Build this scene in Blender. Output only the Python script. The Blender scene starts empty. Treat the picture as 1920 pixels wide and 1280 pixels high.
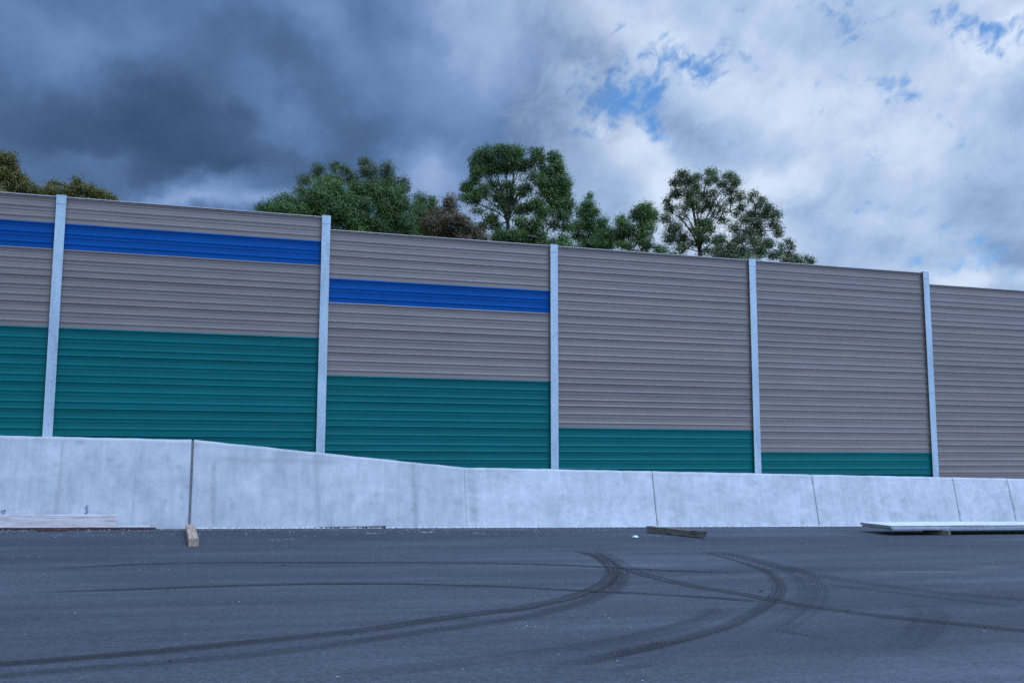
import bpy, bmesh, math, random
import numpy as np
from mathutils import Vector, Matrix

random.seed(11)
rng = np.random.default_rng(11)
SC = bpy.context.scene
COL = SC.collection

# ------------------------------------------------------------------ camera
F_PX, PITCH, ROLL, YAW = 1821.17, 0.121295, 0.0020, 0.309468     # focal length in px of a 1920 wide frame, radians
CAM = Vector((2.688, -19.888, 0.0))
cd = bpy.data.cameras.new('camera'); cam = bpy.data.objects.new('camera', cd); COL.objects.link(cam)
cd.sensor_fit = 'HORIZONTAL'; cd.sensor_width = 36.0; cd.lens = F_PX / 1920 * 36.0
cd.clip_start = 0.1; cd.clip_end = 4000
R0 = Vector((math.cos(YAW), -math.sin(YAW), 0))
U0 = Vector((-math.sin(YAW) * math.sin(PITCH), -math.cos(YAW) * math.sin(PITCH), math.cos(PITCH)))
FW = Vector((math.sin(YAW) * math.cos(PITCH), math.cos(YAW) * math.cos(PITCH), math.sin(PITCH)))
RT = R0 * math.cos(ROLL) + U0 * math.sin(ROLL)
UP = U0 * math.cos(ROLL) - R0 * math.sin(ROLL)
cam.matrix_world = Matrix(((RT.x, UP.x, -FW.x, CAM.x), (RT.y, UP.y, -FW.y, CAM.y), (RT.z, UP.z, -FW.z, CAM.z), (0, 0, 0, 1)))
SC.camera = cam

def ray(px, py):                       # direction of a photograph pixel (1920 x 1280)
    return FW + RT * ((px - 960) / F_PX) - UP * ((py - 640) / F_PX)

def on_y(px, py, Y):                   # point on the vertical plane y = Y
    d = ray(px, py); t = (Y - CAM.y) / d.y
    return CAM + d * t

G0, GS = -1.231, -0.0155               # the road falls 1.55 % towards +x
def ground_z(x): return G0 + GS * x
def on_road(px, py, h=0.0):
    d = ray(px, py); t = (G0 + h + GS * CAM.x - CAM.z) / (d.z - GS * d.x)
    return CAM + d * t

def azel(px, py):
    d = ray(px, py).normalized()
    return math.degrees(math.atan2(d.x, d.y)), math.degrees(math.asin(d.z))

# ------------------------------------------------------------------ exposure, sky, sun
SC.view_settings.view_transform = 'Standard'
SC.view_settings.look = 'None'
SC.view_settings.exposure = 0.0
SC.view_settings.gamma = 1.0
SC.view_settings.use_curve_mapping = False
SC.cycles.transparent_max_bounces = 24
SC.cycles.max_bounces = 6
SC.cycles.use_denoising = False

SUN_EL, SUN_AZ = 62.0, 140.0           # azimuth from +Y towards +X: high, behind the camera and to its right, behind cloud
SUN_STRENGTH = 1.7
sd = bpy.data.lights.new('sun', 'SUN'); sun = bpy.data.objects.new('sun', sd); COL.objects.link(sun)
sd.energy = SUN_STRENGTH; sd.angle = math.radians(22); sd.color = (0.51, 0.69, 1.0)
el, az = math.radians(SUN_EL), math.radians(SUN_AZ)
sv = Vector((math.sin(az) * math.cos(el), math.cos(az) * math.cos(el), math.sin(el)))
sun.rotation_euler = (-sv).to_track_quat('-Z', 'Y').to_euler()

class NT:
    """small helper round a node tree"""
    def __init__(s, tree): s.t = tree; s.n = tree.nodes; s.l = tree.links
    def new(s, typ, **kw):
        nd = s.n.new(typ)
        for k, v in kw.items(): setattr(nd, k, v)
        return nd
    def put(s, sock, v):
        if isinstance(v, bpy.types.NodeSocket): s.l.new(v, sock)
        elif v is not None: sock.default_value = v
    def math(s, op, a, b=None, c=None, clamp=False):
        nd = s.new('ShaderNodeMath', operation=op, use_clamp=clamp)
        for i, v in enumerate((a, b, c)): s.put(nd.inputs[i], v)
        return nd.outputs[0]
    def vec(s, op, a, b=None):
        nd = s.new('ShaderNodeVectorMath', operation=op)
        s.put(nd.inputs[0], a); s.put(nd.inputs[1], b)
        return nd.outputs['Value'] if op in ('LENGTH', 'DOT_PRODUCT', 'DISTANCE') else nd.outputs[0]
    def smooth(s, v, a, b, lo=0.0, hi=1.0):
        nd = s.new('ShaderNodeMapRange', interpolation_type='SMOOTHSTEP')
        s.put(nd.inputs[0], v); s.put(nd.inputs[1], a); s.put(nd.inputs[2], b); s.put(nd.inputs[3], lo); s.put(nd.inputs[4], hi)
        return nd.outputs[0]
    def noise(s, vec, scale, detail=4, rough=0.55, dist=0.0, color=False):
        nd = s.new('ShaderNodeTexNoise')
        s.put(nd.inputs['Vector'], vec); nd.inputs['Scale'].default_value = scale
        nd.inputs['Detail'].default_value = detail; nd.inputs['Roughness'].default_value = rough; nd.inputs['Distortion'].default_value = dist
        return nd.outputs[1 if color else 0]
    def mix(s, f, a, b, blend='MIX'):
        nd = s.new('ShaderNodeMix', data_type='RGBA', blend_type=blend)
        s.put(nd.inputs[0], f); s.put(nd.inputs[6], a if not isinstance(a, tuple) else (*a, 1)[:4]); s.put(nd.inputs[7], b if not isinstance(b, tuple) else (*b, 1)[:4])
        return nd.outputs[2]
    def ramp(s, f, stops):
        nd = s.new('ShaderNodeValToRGB'); cr = nd.color_ramp
        while len(cr.elements) < len(stops): cr.elements.new(0.5)
        for e, (p, c) in zip(cr.elements, stops): e.position = p; e.color = (*c, 1) if len(c) == 3 else c
        s.put(nd.inputs[0], f)
        return nd.outputs[0]
    def mapping(s, vec, scale=(1, 1, 1), loc=(0, 0, 0), rot=(0, 0, 0)):
        nd = s.new('ShaderNodeMapping'); s.put(nd.inputs[0], vec)
        nd.inputs['Location'].default_value = loc; nd.inputs['Rotation'].default_value = rot; nd.inputs['Scale'].default_value = scale
        return nd.outputs[0]

WORLD = bpy.data.worlds.new('World'); SC.world = WORLD; WORLD.use_nodes = True
def build_sky():
    w = NT(WORLD.node_tree); w.n.clear()
    out = w.new('ShaderNodeOutputWorld'); bg = w.new('ShaderNodeBackground')
    bg.inputs['Strength'].default_value = 0.1
    w.l.new(bg.outputs[0], out.inputs[0])
    sky = w.new('ShaderNodeTexSky', sky_type='NISHITA')
    sky.sun_disc = False; sky.sun_elevation = math.radians(SUN_EL); sky.sun_rotation = math.radians(SUN_AZ)
    sky.air_density = 1.0; sky.dust_density = 0.6; sky.ozone_density = 2.0
    tc = w.new('ShaderNodeTexCoord'); D = tc.outputs['Generated']
    sep = w.new('ShaderNodeSeparateXYZ'); w.l.new(D, sep.inputs[0])
    dx, dy, dz = sep.outputs
    azn = w.math('MULTIPLY', w.math('ARCTAN2', dx, dy), 180 / math.pi)
    eln = w.math('MULTIPLY', w.math('ARCSINE', w.math('MINIMUM', w.math('MAXIMUM', dz, -1.0), 1.0)), 180 / math.pi)
    ae = w.new('ShaderNodeCombineXYZ'); w.l.new(azn, ae.inputs[0]); w.l.new(eln, ae.inputs[1]); AE = ae.outputs[0]
    # a cloud deck seen in perspective: direction projected on a plane overhead
    inv = w.math('DIVIDE', 1.0, w.math('ADD', w.math('MAXIMUM', dz, 0.0), 0.22))
    pl = w.new('ShaderNodeCombineXYZ')
    w.l.new(w.math('MULTIPLY', dx, inv), pl.inputs[0]); w.l.new(w.math('MULTIPLY', dy, inv), pl.inputs[1]); PL = pl.outputs[0]
    # warp of the az/el map, coarse and fine
    def warp(amp1, sc1, amp2, sc2):
        a = w.vec('SCALE', w.vec('SUBTRACT', w.noise(D, sc1, 5, 0.55, color=True), (0.5, 0.5, 0.5))); a.node.inputs['Scale'].default_value = amp1
        b = w.vec('SCALE', w.vec('SUBTRACT', w.noise(D, sc2, 5, 0.6, color=True), (0.5, 0.5, 0.5))); b.node.inputs['Scale'].default_value = amp2
        return w.vec('ADD', w.vec('ADD', AE, a), b)
    AW = warp(9.0, 4.5, 4.0, 15.0)
    AF = warp(3.5, 7.0, 3.0, 22.0)
    PXD = math.degrees(1 / F_PX)
    def blob(base, px, py, rx, ry, rot=0.0, soft=1.0):
        a, e = azel(px, py)
        v = w.mapping(w.vec('SUBTRACT', base, (a, e, 0)), rot=(0, 0, math.radians(rot)))
        v = w.vec('MULTIPLY', v, (1 / (rx * PXD), 1 / (ry * PXD), 0))
        return w.smooth(w.vec('LENGTH', v), 1.0 + 0.5 * soft, max(0.0, 1.0 - soft))
    def total(base, lst):
        s = None
        for *b, wt in lst:
            k = w.math('MULTIPLY', blob(base, *b), wt)
            s = k if s is None else w.math('ADD', s, k)
        return s
    n1 = w.noise(w.mapping(PL, scale=(1, 1, 1), rot=(0, 0, 0.35)), 2.6, 9, 0.58, 0.15)
    ST = w.mapping(AE, rot=(0, 0, math.radians(-38)))          # streaks of cloud drawn out to the upper right
    n2 = w.noise(w.mapping(ST, scale=(0.13, 0.22, 1), loc=(3.1, 1.7, 0)), 1.0, 10, 0.62, 0.35)
    n4 = w.noise(w.mapping(ST, scale=(0.34, 0.42, 1), loc=(8.1, 0.4, 0)), 1.0, 9, 0.60, 0.5)
    n3 = w.noise(w.mapping(D, scale=(1, 1, 1.6), loc=(5, 2, 1)), 9.0, 8, 0.58, 0.1)
    # pale cloud, with brighter crests and greyer undersides put where the photograph has them
    crest = total(AF, [(1250, 330, 200, 60, 30, 0.9, .30), (1150, 275, 90, 28, 25, 0.9, .20), (1180, 60, 260, 60, 30, .9, .22), (1500, 200, 330, 90, 35, 1, .16),
                       (1800, 150, 110, 180, 20, 1, .22), (1890, 70, 60, 60, 0, .9, .30), (1480, 350, 110, 40, -15, .9, .28), (1650, 420, 160, 40, 25, .9, .15),
                       (1850, 520, 110, 22, 5, .8, .30), (940, 240, 80, 60, 40, .9, .18), (1450, 420, 200, 60, 20, 1, .15), (1100, 130, 120, 40, 35, 1, .12)])
    under = total(AF, [(1270, 270, 130, 60, 25, 1, .26), (1850, 290, 110, 130, 40, 1, .30), (1600, 330, 120, 60, 30, 1, .16), (1620, 450, 200, 50, 20, 1, .20),
                       (1130, 400, 90, 70, 0, 1, .14), (1700, 90, 200, 50, 30, 1, .12), (1900, 500, 60, 40, 0, 1, .26), (1400, 130, 160, 50, 30, 1, .10), (1880, 420, 120, 60, 20, 1, .12)])
    def c5(n, k_): return w.math('MULTIPLY', w.math('SUBTRACT', n, 0.5), k_)
    pv = w.math('ADD', w.math('ADD', c5(n1, 0.70), c5(n2, 0.75)), w.math('ADD', c5(n4, 0.48), 0.555))
    pv = w.math('ADD', w.math('SUBTRACT', pv, under), crest)
    pale = w.ramp(pv, [(0.18, (2.3, 3.4, 5.6)), (0.42, (3.6, 5.0, 7.4)), (0.62, (4.9, 6.2, 8.4)), (0.86, (6.6, 7.7, 9.5))])
    # gaps of blue sky
    gap = total(AF, [(1210, 155, 150, 80, 28, 1, .56), (1180, 245, 110, 45, 32, 1, .50), (1320, 130, 60, 40, 35, 1, .52), (1100, 272, 80, 22, 20, 1, .66), (1140, 205, 90, 60, 20, 1, .40), (1250, 110, 70, 24, 20, 1, .42),
                     (1835, 45, 100, 30, 28, 1, .85), (1590, 45, 80, 40, 25, 1, .40), (1650, 155, 75, 26, 15, 1, .42), (1725, 155, 60, 22, 25, 1, .38), (1400, 100, 50, 26, 30, 1, .42), (1740, 498, 200, 20, 10, 1, .46),
                     (1860, 478, 110, 20, 10, 1, .36), (1615, 400, 20, 24, 0, 1, .50), (1650, 300, 40, 60, 0, 1, .36), (1740, 385, 60, 16, 10, 1, .30), (1780, 428, 60, 14, 15, 1, .26), (1640, 12, 110, 20, 10, 1, .42)])
    n5 = w.noise(w.mapping(ST, scale=(0.75, 1.05, 1), loc=(1.1, 6.4, 0)), 1.0, 8, 0.62, 0.6)
    gapm = w.smooth(w.math('ADD', gap, w.math('ADD', w.math('ADD', c5(n2, 0.9), c5(n4, -1.3)), c5(n5, 1.9))), 0.27, 1.00)
    gapm = w.math('MULTIPLY', gapm, 0.88)
    blue = w.mix(1.0, sky.outputs[0], (0.58, 1.2, 1.72), 'MULTIPLY')
    c = w.mix(gapm, pale, blue)
    # the storm cloud on the left
    storm = w.math('MAXIMUM', blob(AW, 280, 140, 860, 330, 0, 0.75), blob(AW, 300, 400, 640, 150, 0, 0.9))
    storm = w.math('MAXIMUM', storm, w.math('MULTIPLY', blob(AW, 1000, 60, 230, 140, 15, 1.0), 0.45))
    stm = w.smooth(w.math('ADD', storm, w.math('ADD', w.math('ADD', c5(n1, 0.55), c5(n2, 0.35)), c5(n4, 0.55))), 0.06, 0.64)
    light = total(AW, [(545, 190, 130, 45, 28, 1, .26), (640, 70, 60, 130, -25, 1, .22), (430, 170, 70, 30, 0, 1, .10), (390, 335, 170, 30, -16, 1, .30), (330, 380, 250, 30, -6, 1, .34), (480, 372, 130, 30, -6, 1, .20), (180, 300, 60, 20, 0, 1, .14), (800, 320, 110, 60, 0, 1, .38),
                       (60, 30, 330, 70, 5, 1, .20), (480, 20, 200, 60, 0, 1, .17), (850, 110, 130, 160, 20, 1, .26), (560, 250, 70, 50, 0, 1, .13), (900, 30, 160, 80, 20, 1, .18), (120, 90, 200, 60, 0, 1, .12), (720, 170, 90, 60, 0, 1, .08)])
    dark = total(AW, [(330, 220, 260, 85, -6, 1, .15), (150, 250, 240, 70, 0, 1, .09), (440, 130, 120, 60, 20, 1, .08), (700, 250, 140, 60, 0, 1, .04), (500, 290, 200, 34, -4, 1, .10)])
    svv = w.math('ADD', w.math('MULTIPLY', w.math('ADD', w.math('MULTIPLY', n1, 0.5), w.math('MULTIPLY', n3, 0.5)), 0.52), 0.06)
    svv = w.math('ADD', w.math('SUBTRACT', w.math('ADD', svv, light), dark), w.math('ADD', w.math('MULTIPLY', w.math('SUBTRACT', 1.0, storm), 0.36), c5(n2, 0.08)))
    stormc = w.ramp(svv, [(0.08, (0.37, 0.80, 1.70)), (0.32, (0.72, 1.40, 2.85)), (0.52, (1.15, 2.1, 4.1)), (0.75, (2.0, 3.2, 5.7)), (0.95, (3.6, 4.9, 7.6))])
    c = w.mix(stm, c, stormc)
    # thinner, brighter cloud towards the zenith and behind the camera, where the veiled sun stands
    back = w.vec('DOT_PRODUCT', D, tuple(sv))
    c = w.mix(w.smooth(back, 0.30, 0.95), c, w.mix(1.0, c, OVERHEAD, 'MULTIPLY'))
    w.l.new(c, bg.inputs['Color'])
OVERHEAD = (2.5, 2.75, 3.35)
build_sky()

# ------------------------------------------------------------------ materials
def material(name):
    m = bpy.data.materials.new(name); m.use_nodes = True
    k = NT(m.node_tree); b = k.n['Principled BSDF']
    return m, k, b

def bump(k, b, height, strength=0.3, dist=0.01):
    nd = k.new('ShaderNodeBump'); nd.inputs['Strength'].default_value = strength; nd.inputs['Distance'].default_value = dist
    k.put(nd.inputs['Height'], height); k.l.new(nd.outputs[0], b.inputs['Normal'])

def geo_pos(k): return k.new('ShaderNodeNewGeometry').outputs['Position']
def obj_pos(k): return k.new('ShaderNodeTexCoord').outputs['Object']
def attr(k, name): return k.new('ShaderNodeAttribute', attribute_name=name).outputs['Fac']

def m_asphalt():
    m, k, b = material('asphalt'); P = geo_pos(k)
    grain = k.noise(P, 75, 3, 0.75); grain2 = k.noise(P, 21, 4, 0.7)
    patch = k.noise(k.mapping(P, scale=(0.30, 1.0, 1)), 0.55, 6, 0.6)
    streak = k.noise(k.mapping(P, scale=(0.05, 2.3, 1), rot=(0, 0, 0.012)), 1.0, 6, 0.62)
    v = k.math('ADD', k.math('MULTIPLY', grain, 0.52), k.math('MULTIPLY', grain2, 0.38))
    v = k.math('ADD', v, k.math('ADD', k.math('MULTIPLY', patch, 0.46), k.math('MULTIPLY', streak, 0.26)))
    c = k.ramp(v, [(0.62, (0.014, 0.016, 0.020)), (0.805, (0.039, 0.045, 0.054)), (0.99, (0.092, 0.102, 0.116))])
    vor = k.new('ShaderNodeTexVoronoi'); k.put(vor.inputs['Vector'], P); vor.inputs['Scale'].default_value = 26
    stone = k.math('MULTIPLY', k.smooth(vor.outputs['Distance'], 0.16, 0.06), k.smooth(k.noise(P, 4.0, 3), 0.52, 0.68))
    c = k.mix(k.math('MULTIPLY', stone, 0.55), c, (0.22, 0.22, 0.215))
    # cement dust tracked out from the foot of the barrier
    sep = k.new('ShaderNodeSeparateXYZ'); k.l.new(P, sep.inputs[0])
    near = k.smooth(sep.outputs[1], -2.6, -0.7)
    dust = k.math('MULTIPLY', near, k.smooth(k.noise(k.mapping(P, scale=(0.7, 1.6, 1)), 2.4, 6, 0.7), 0.46, 0.75))
    c = k.mix(k.math('MULTIPLY', dust, 0.30), c, (0.20, 0.20, 0.20))
    pale = k.smooth(k.noise(k.mapping(P, scale=(0.35, 1.1, 1), loc=(7, 3, 0)), 0.9, 7, 0.68), 0.58, 0.78)
    c = k.mix(k.math('MULTIPLY', pale, 0.28), c, (0.17, 0.17, 0.17))
    k.l.new(c, b.inputs['Base Color']); b.inputs['Roughness'].default_value = 0.82; b.inputs['Specular IOR Level'].default_value = 0.35
    bump(k, b, k.math('ADD', grain, k.math('MULTIPLY', grain2, 0.8)), 0.55, 0.008)
    return m

def m_concrete(kind):
    m, k, b = material('concrete_' + kind); P = geo_pos(k)
    big = k.noise(P, 1.1, 7, 0.62, 0.4); mid = k.noise(k.mapping(P, scale=(1, 1, 0.55)), 5.0, 6, 0.65); fine = k.noise(P, 60, 3, 0.6)
    drip = k.noise(k.mapping(P, scale=(6.5, 1, 0.55)), 1.6, 6, 0.65)
    swirl = k.noise(k.mapping(P, scale=(0.7, 1, 1.5), loc=(3, 0, 8)), 2.6, 8, 0.7, 1.8)
    v = k.math('ADD', k.math('MULTIPLY', big, 0.36), k.math('MULTIPLY', mid, 0.26))
    v = k.math('ADD', v, k.math('ADD', k.math('MULTIPLY', drip, 0.16), k.math('MULTIPLY', swirl, 0.30 if kind == 'slipformed' else 0.12)))
    v = k.math('ADD', v, k.math('MULTIPLY', fine, 0.10))
    lo = 0.44 if kind == 'slipformed' else 0.40
    c = k.ramp(v, [(lo + 0.00, (0.37, 0.38, 0.385)), (lo + 0.13, (0.515, 0.52, 0.515)), (lo + 0.26, (0.66, 0.66, 0.65))])
    st = attr(k, 'stain')
    c = k.mix(k.math('MULTIPLY', st, k.smooth(mid, 0.25, 0.62, 0.55, 1.05), clamp=True), c, (0.20, 0.195, 0.175))
    # blow holes and scuffs
    vor = k.new('ShaderNodeTexVoronoi'); k.put(vor.inputs['Vector'], P); vor.inputs['Scale'].default_value = 13
    hole = k.math('MULTIPLY', k.smooth(vor.outputs['Distance'], 0.13, 0.05), k.smooth(k.noise(P, 2.2, 2), 0.55, 0.66))
    c = k.mix(k.math('MULTIPLY', hole, 0.5), c, (0.24, 0.24, 0.24))
    scuff = k.smooth(k.noise(k.mapping(P, scale=(1, 1, 1.3)), 3.3, 9, 0.78, 0.6), 0.615, 0.70)
    c = k.mix(k.math('MULTIPLY', scuff, 0.55), c, (0.27, 0.275, 0.285))
    k.l.new(c, b.inputs['Base Color']); b.inputs['Roughness'].default_value = 0.85; b.inputs['Specular IOR Level'].default_value = 0.3
    bump(k, b, k.math('ADD', k.math('ADD', fine, k.math('MULTIPLY', mid, 1.2)), k.math('MULTIPLY', hole, -1.0)), 0.35, 0.006)
    return m

def m_paint(name, col, rough=0.45, spec=0.3):
    m, k, b = material(name); P = geo_pos(k)
    n = k.noise(k.mapping(P, scale=(0.5, 1, 2.5)), 2.0, 5, 0.6); f = k.noise(P, 38, 2, 0.7); oi = k.new('ShaderNodeObjectInfo').outputs['Random']
    v = k.math('ADD', k.math('ADD', k.math('MULTIPLY', n, 0.40), k.math('MULTIPLY', f, 0.26)), k.math('MULTIPLY', oi, 0.12))
    v = k.math('ADD', v, 0.61)
    sc = k.vec('SCALE', col); k.put(sc.node.inputs['Scale'], v)
    # perforated face: rows of small holes
    sep = k.new('ShaderNodeSeparateXYZ'); k.l.new(P, sep.inputs[0])
    hx = k.math('SINE', k.math('MULTIPLY', sep.outputs[0], 2 * math.pi / 0.032)); hz = k.math('SINE', k.math('MULTIPLY', sep.outputs[2], 2 * math.pi / 0.032))
    dots = k.smooth(k.math('MULTIPLY', hx, hz), 0.25, 0.6)
    c = k.mix(k.math('MULTIPLY', dots, 0.14), sc, (0.012, 0.012, 0.013))
    dusty = k.smooth(k.noise(k.mapping(P, scale=(1.0, 1, 0.35), loc=(2, 0, 5)), 1.5, 7, 0.7), 0.55, 0.8)
    c = k.mix(k.math('MULTIPLY', dusty, 0.09 if spec > 0.2 else 0.006), c, (0.42, 0.41, 0.40))
    k.l.new(c, b.inputs['Base Color']); b.inputs['Roughness'].default_value = rough; b.inputs['Specular IOR Level'].default_value = spec
    bump(k, b, k.noise(k.mapping(P, scale=(0.35, 1, 1)), 2.2, 3, 0.5), 0.25, 0.02)
    return m

def m_galv():
    m, k, b = material('galvanised_steel'); P = obj_pos(k)
    vor = k.new('ShaderNodeTexVoronoi'); k.put(vor.inputs['Vector'], P); vor.inputs['Scale'].default_value = 34
    sp = k.new('ShaderNodeSeparateColor'); k.l.new(vor.outputs['Color'], sp.inputs[0])
    n = k.noise(k.mapping(P, scale=(1.5, 1, 0.30)), 3.0, 6, 0.68); s = k.noise(k.mapping(P, scale=(2.5, 1, 0.8)), 2.6, 7, 0.75)
    v = k.math('ADD', k.math('MULTIPLY', sp.outputs[0], 0.16), k.math('MULTIPLY', n, 0.84))
    c = k.ramp(v, [(0.28, (0.31, 0.385, 0.42)), (0.5, (0.43, 0.525, 0.565)), (0.72, (0.55, 0.64, 0.68))])
    c = k.mix(k.math('MULTIPLY', k.smooth(s, 0.60, 0.69), 0.50), c, (0.15, 0.17, 0.20))
    k.l.new(c, b.inputs['Base Color']); b.inputs['Metallic'].default_value = 0.25
    k.put(b.inputs['Roughness'], k.math('ADD', k.math('MULTIPLY', sp.outputs[1], 0.18), 0.42))
    return m

def m_wood(name, dark, mid, pale, dirt=0.35):
    m, k, b = material(name); P = obj_pos(k)
    ring = k.noise(k.mapping(P, scale=(1.1, 16, 16)), 1.6, 6, 0.65, 0.7); fine = k.noise(k.mapping(P, scale=(4, 90, 90)), 1.0, 4, 0.6)
    spot = k.noise(P, 3.2, 6, 0.7)
    v = k.math('ADD', k.math('MULTIPLY', ring, 0.68), k.math('MULTIPLY', fine, 0.34))
    c = k.ramp(v, [(0.34, dark), (0.50, mid), (0.68, pale)])
    c = k.mix(k.math('MULTIPLY', k.smooth(spot, 0.56, 0.72), dirt), c, dark)
    crack = k.smooth(k.noise(k.mapping(P, scale=(0.9, 30, 30), loc=(4, 1, 0)), 1.5, 5, 0.6, 0.4), 0.66, 0.71)
    c = k.mix(k.math('MULTIPLY', crack, 0.75), c, (0.05, 0.04, 0.035))
    k.l.new(c, b.inputs['Base Color']); b.inputs['Roughness'].default_value = 0.85; b.inputs['Specular IOR Level'].default_value = 0.25
    bump(k, b, k.math('SUBTRACT', v, crack), 0.5, 0.006)
    return m

def m_plain(name, c1, c2, rough=0.7, scale=8, metal=0.0):
    m, k, b = material(name); P = obj_pos(k)
    n = k.noise(P, scale, 6, 0.65)
    k.l.new(k.mix(k.smooth(n, 0.35, 0.68), c1, c2), b.inputs['Base Color'])
    b.inputs['Roughness'].default_value = rough; b.inputs['Metallic'].default_value = metal
    bump(k, b, n, 0.25, 0.005)
    return m

def m_leaf(name, dark, mid, warm):
    m, k, b = material(name); k.n.remove(b)
    a = attr(k, 'tone'); h = attr(k, 'hue')
    c = k.ramp(a, [(0.0, dark), (0.62, mid), (1.0, tuple(min(1, 1.55 * x) for x in mid))])
    c = k.mix(h, c, warm)
    d = k.new('ShaderNodeBsdfDiffuse'); t = k.new('ShaderNodeBsdfTranslucent'); g = k.new('ShaderNodeBsdfGlossy'); g.inputs['Roughness'].default_value = 0.5
    k.l.new(c, d.inputs[0]); k.l.new(k.mix(1.0, c, (0.95, 1.15, 0.45), 'MULTIPLY'), t.inputs[0]); g.inputs[0].default_value = (0.9, 0.95, 1, 1)
    m1 = k.new('ShaderNodeMixShader'); m1.inputs[0].default_value = 0.22; k.l.new(d.outputs[0], m1.inputs[1]); k.l.new(t.outputs[0], m1.inputs[2])
    m2 = k.new('ShaderNodeMixShader'); m2.inputs[0].default_value = 0.035; k.l.new(m1.outputs[0], m2.inputs[1]); k.l.new(g.outputs[0], m2.inputs[2])
    k.l.new(m2.outputs[0], k.n['Material Output'].inputs[0])
    return m

def m_bark(name, c1, c2):
    return m_plain(name, c1, c2, 0.9, 6)

def m_tyre(name, strength, ribs, seed):
    """rubber laid on the road: soft sides, rib lines along the track and breaks in it"""
    m, k, b = material(name)
    uv = k.new('ShaderNodeUVMap').outputs[0]; sep = k.new('ShaderNodeSeparateXYZ'); k.l.new(uv, sep.inputs[0])
    u, v = sep.outputs[0], sep.outputs[1]
    P = geo_pos(k)
    vw = k.math('ADD', v, k.math('MULTIPLY', k.math('SUBTRACT', k.noise(k.mapping(uv, scale=(0.8, 0, 0), loc=(seed, 0, 0)), 1.0, 3), 0.5), 0.5))
    side = k.smooth(k.math('ABSOLUTE', vw), 0.92, 0.52)
    rib = k.noise(k.mapping(uv, scale=(0.10, ribs * 1.7, 1), loc=(seed * 3, seed, 0)), 1.0, 3, 0.6)
    along = k.noise(k.mapping(uv, scale=(0.45, 0.3, 1), loc=(seed * 5, 0, 0)), 1.0, 5, 0.6)
    grit = k.noise(P, 70, 3, 0.7)
    endf = attr(k, 'fade')
    a = k.math('MULTIPLY', side, k.smooth(rib, 0.36, 0.60, 0.12, 1.0))
    a = k.math('MULTIPLY', a, k.smooth(along, 0.25, 0.60, 0.45, 1.0))
    a = k.math('MULTIPLY', a, k.smooth(grit, 0.30, 0.60, 0.50, 1.0))
    a = k.math('MULTIPLY', k.math('MULTIPLY', a, endf), strength, clamp=True)
    b.inputs['Base Color'].default_value = (0.020, 0.019, 0.018, 1); b.inputs['Roughness'].default_value = 0.75
    b.inputs['Specular IOR Level'].default_value = 0.3
    k.l.new(a, b.inputs['Alpha'])
    return m

MAT = dict(
    asphalt=m_asphalt(), slip=m_concrete('slipformed'), formed=m_concrete('formed'),
    grey=m_paint('taupe_paint', (0.222, 0.182, 0.162), 0.34, 0.5), blue=m_paint('blue_paint', (0.001, 0.072, 0.262), 0.42, 0.10), green=m_paint('green_paint', (0.001, 0.124, 0.120), 0.40, 0.14),
    galv=m_galv(), coping=m_plain('coping_metal', (0.42, 0.40, 0.38), (0.50, 0.48, 0.46), 0.45, 5, 0.3),
    pale_wood=m_wood('pale_sawn_wood', (0.40, 0.33, 0.29), (0.66, 0.58, 0.54), (0.80, 0.73, 0.70), 0.3),
    tan_wood=m_wood('tan_wood', (0.17, 0.12, 0.08), (0.36, 0.26, 0.185), (0.52, 0.39, 0.29), 0.3),
    old_wood=m_wood('weathered_wood', (0.055, 0.050, 0.043), (0.13, 0.12, 0.10), (0.21, 0.195, 0.17), 0.6),
    rust=m_plain('rusty_steel', (0.030, 0.016, 0.014), (0.085, 0.036, 0.028), 0.85, 14),
    white_sheet=m_plain('white_sheet', (0.60, 0.60, 0.59), (0.76, 0.76, 0.74), 0.5, 3),
    sheet_side_shade=m_plain('sheet_side_shade', (0.22, 0.24, 0.26), (0.33, 0.35, 0.37), 0.6, 9),  # shade on the sides of the white sheets, painted as grey
    sheet_edge_shade=m_plain('sheet_edge_shade', (0.30, 0.32, 0.34), (0.40, 0.42, 0.44), 0.6, 9),  # lower side of the sheets, greyed for the same painted shade
    foam=m_plain('foam', (0.55, 0.55, 0.53), (0.72, 0.72, 0.70), 0.9, 20),
    rubber=m_plain('rubber', (0.012, 0.012, 0.012), (0.03, 0.03, 0.03), 0.8, 30),
    ink=m_plain('blue_spray_paint', (0.11, 0.17, 0.29), (0.20, 0.27, 0.40), 0.8, 60),
    soil=m_plain('soil_and_grass', (0.035, 0.045, 0.018), (0.075, 0.07, 0.04), 0.95, 0.6),
    tag=m_plain('paper_tag', (0.62, 0.62, 0.6), (0.75, 0.75, 0.73), 0.6, 30),
    crumb=m_plain('mortar', (0.26, 0.26, 0.255), (0.42, 0.42, 0.41), 0.9, 25),
    chalk=m_plain('chalk', (0.34, 0.34, 0.34), (0.16, 0.16, 0.165), 0.9, 7),
)

# ------------------------------------------------------------------ object helpers
def link(name, me, mat=None, parent=None):
    o = bpy.data.objects.new(name, me); COL.objects.link(o)
    if mat is not None and me is not None: me.materials.append(mat)
    if parent is not None: o.parent = parent
    return o

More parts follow.
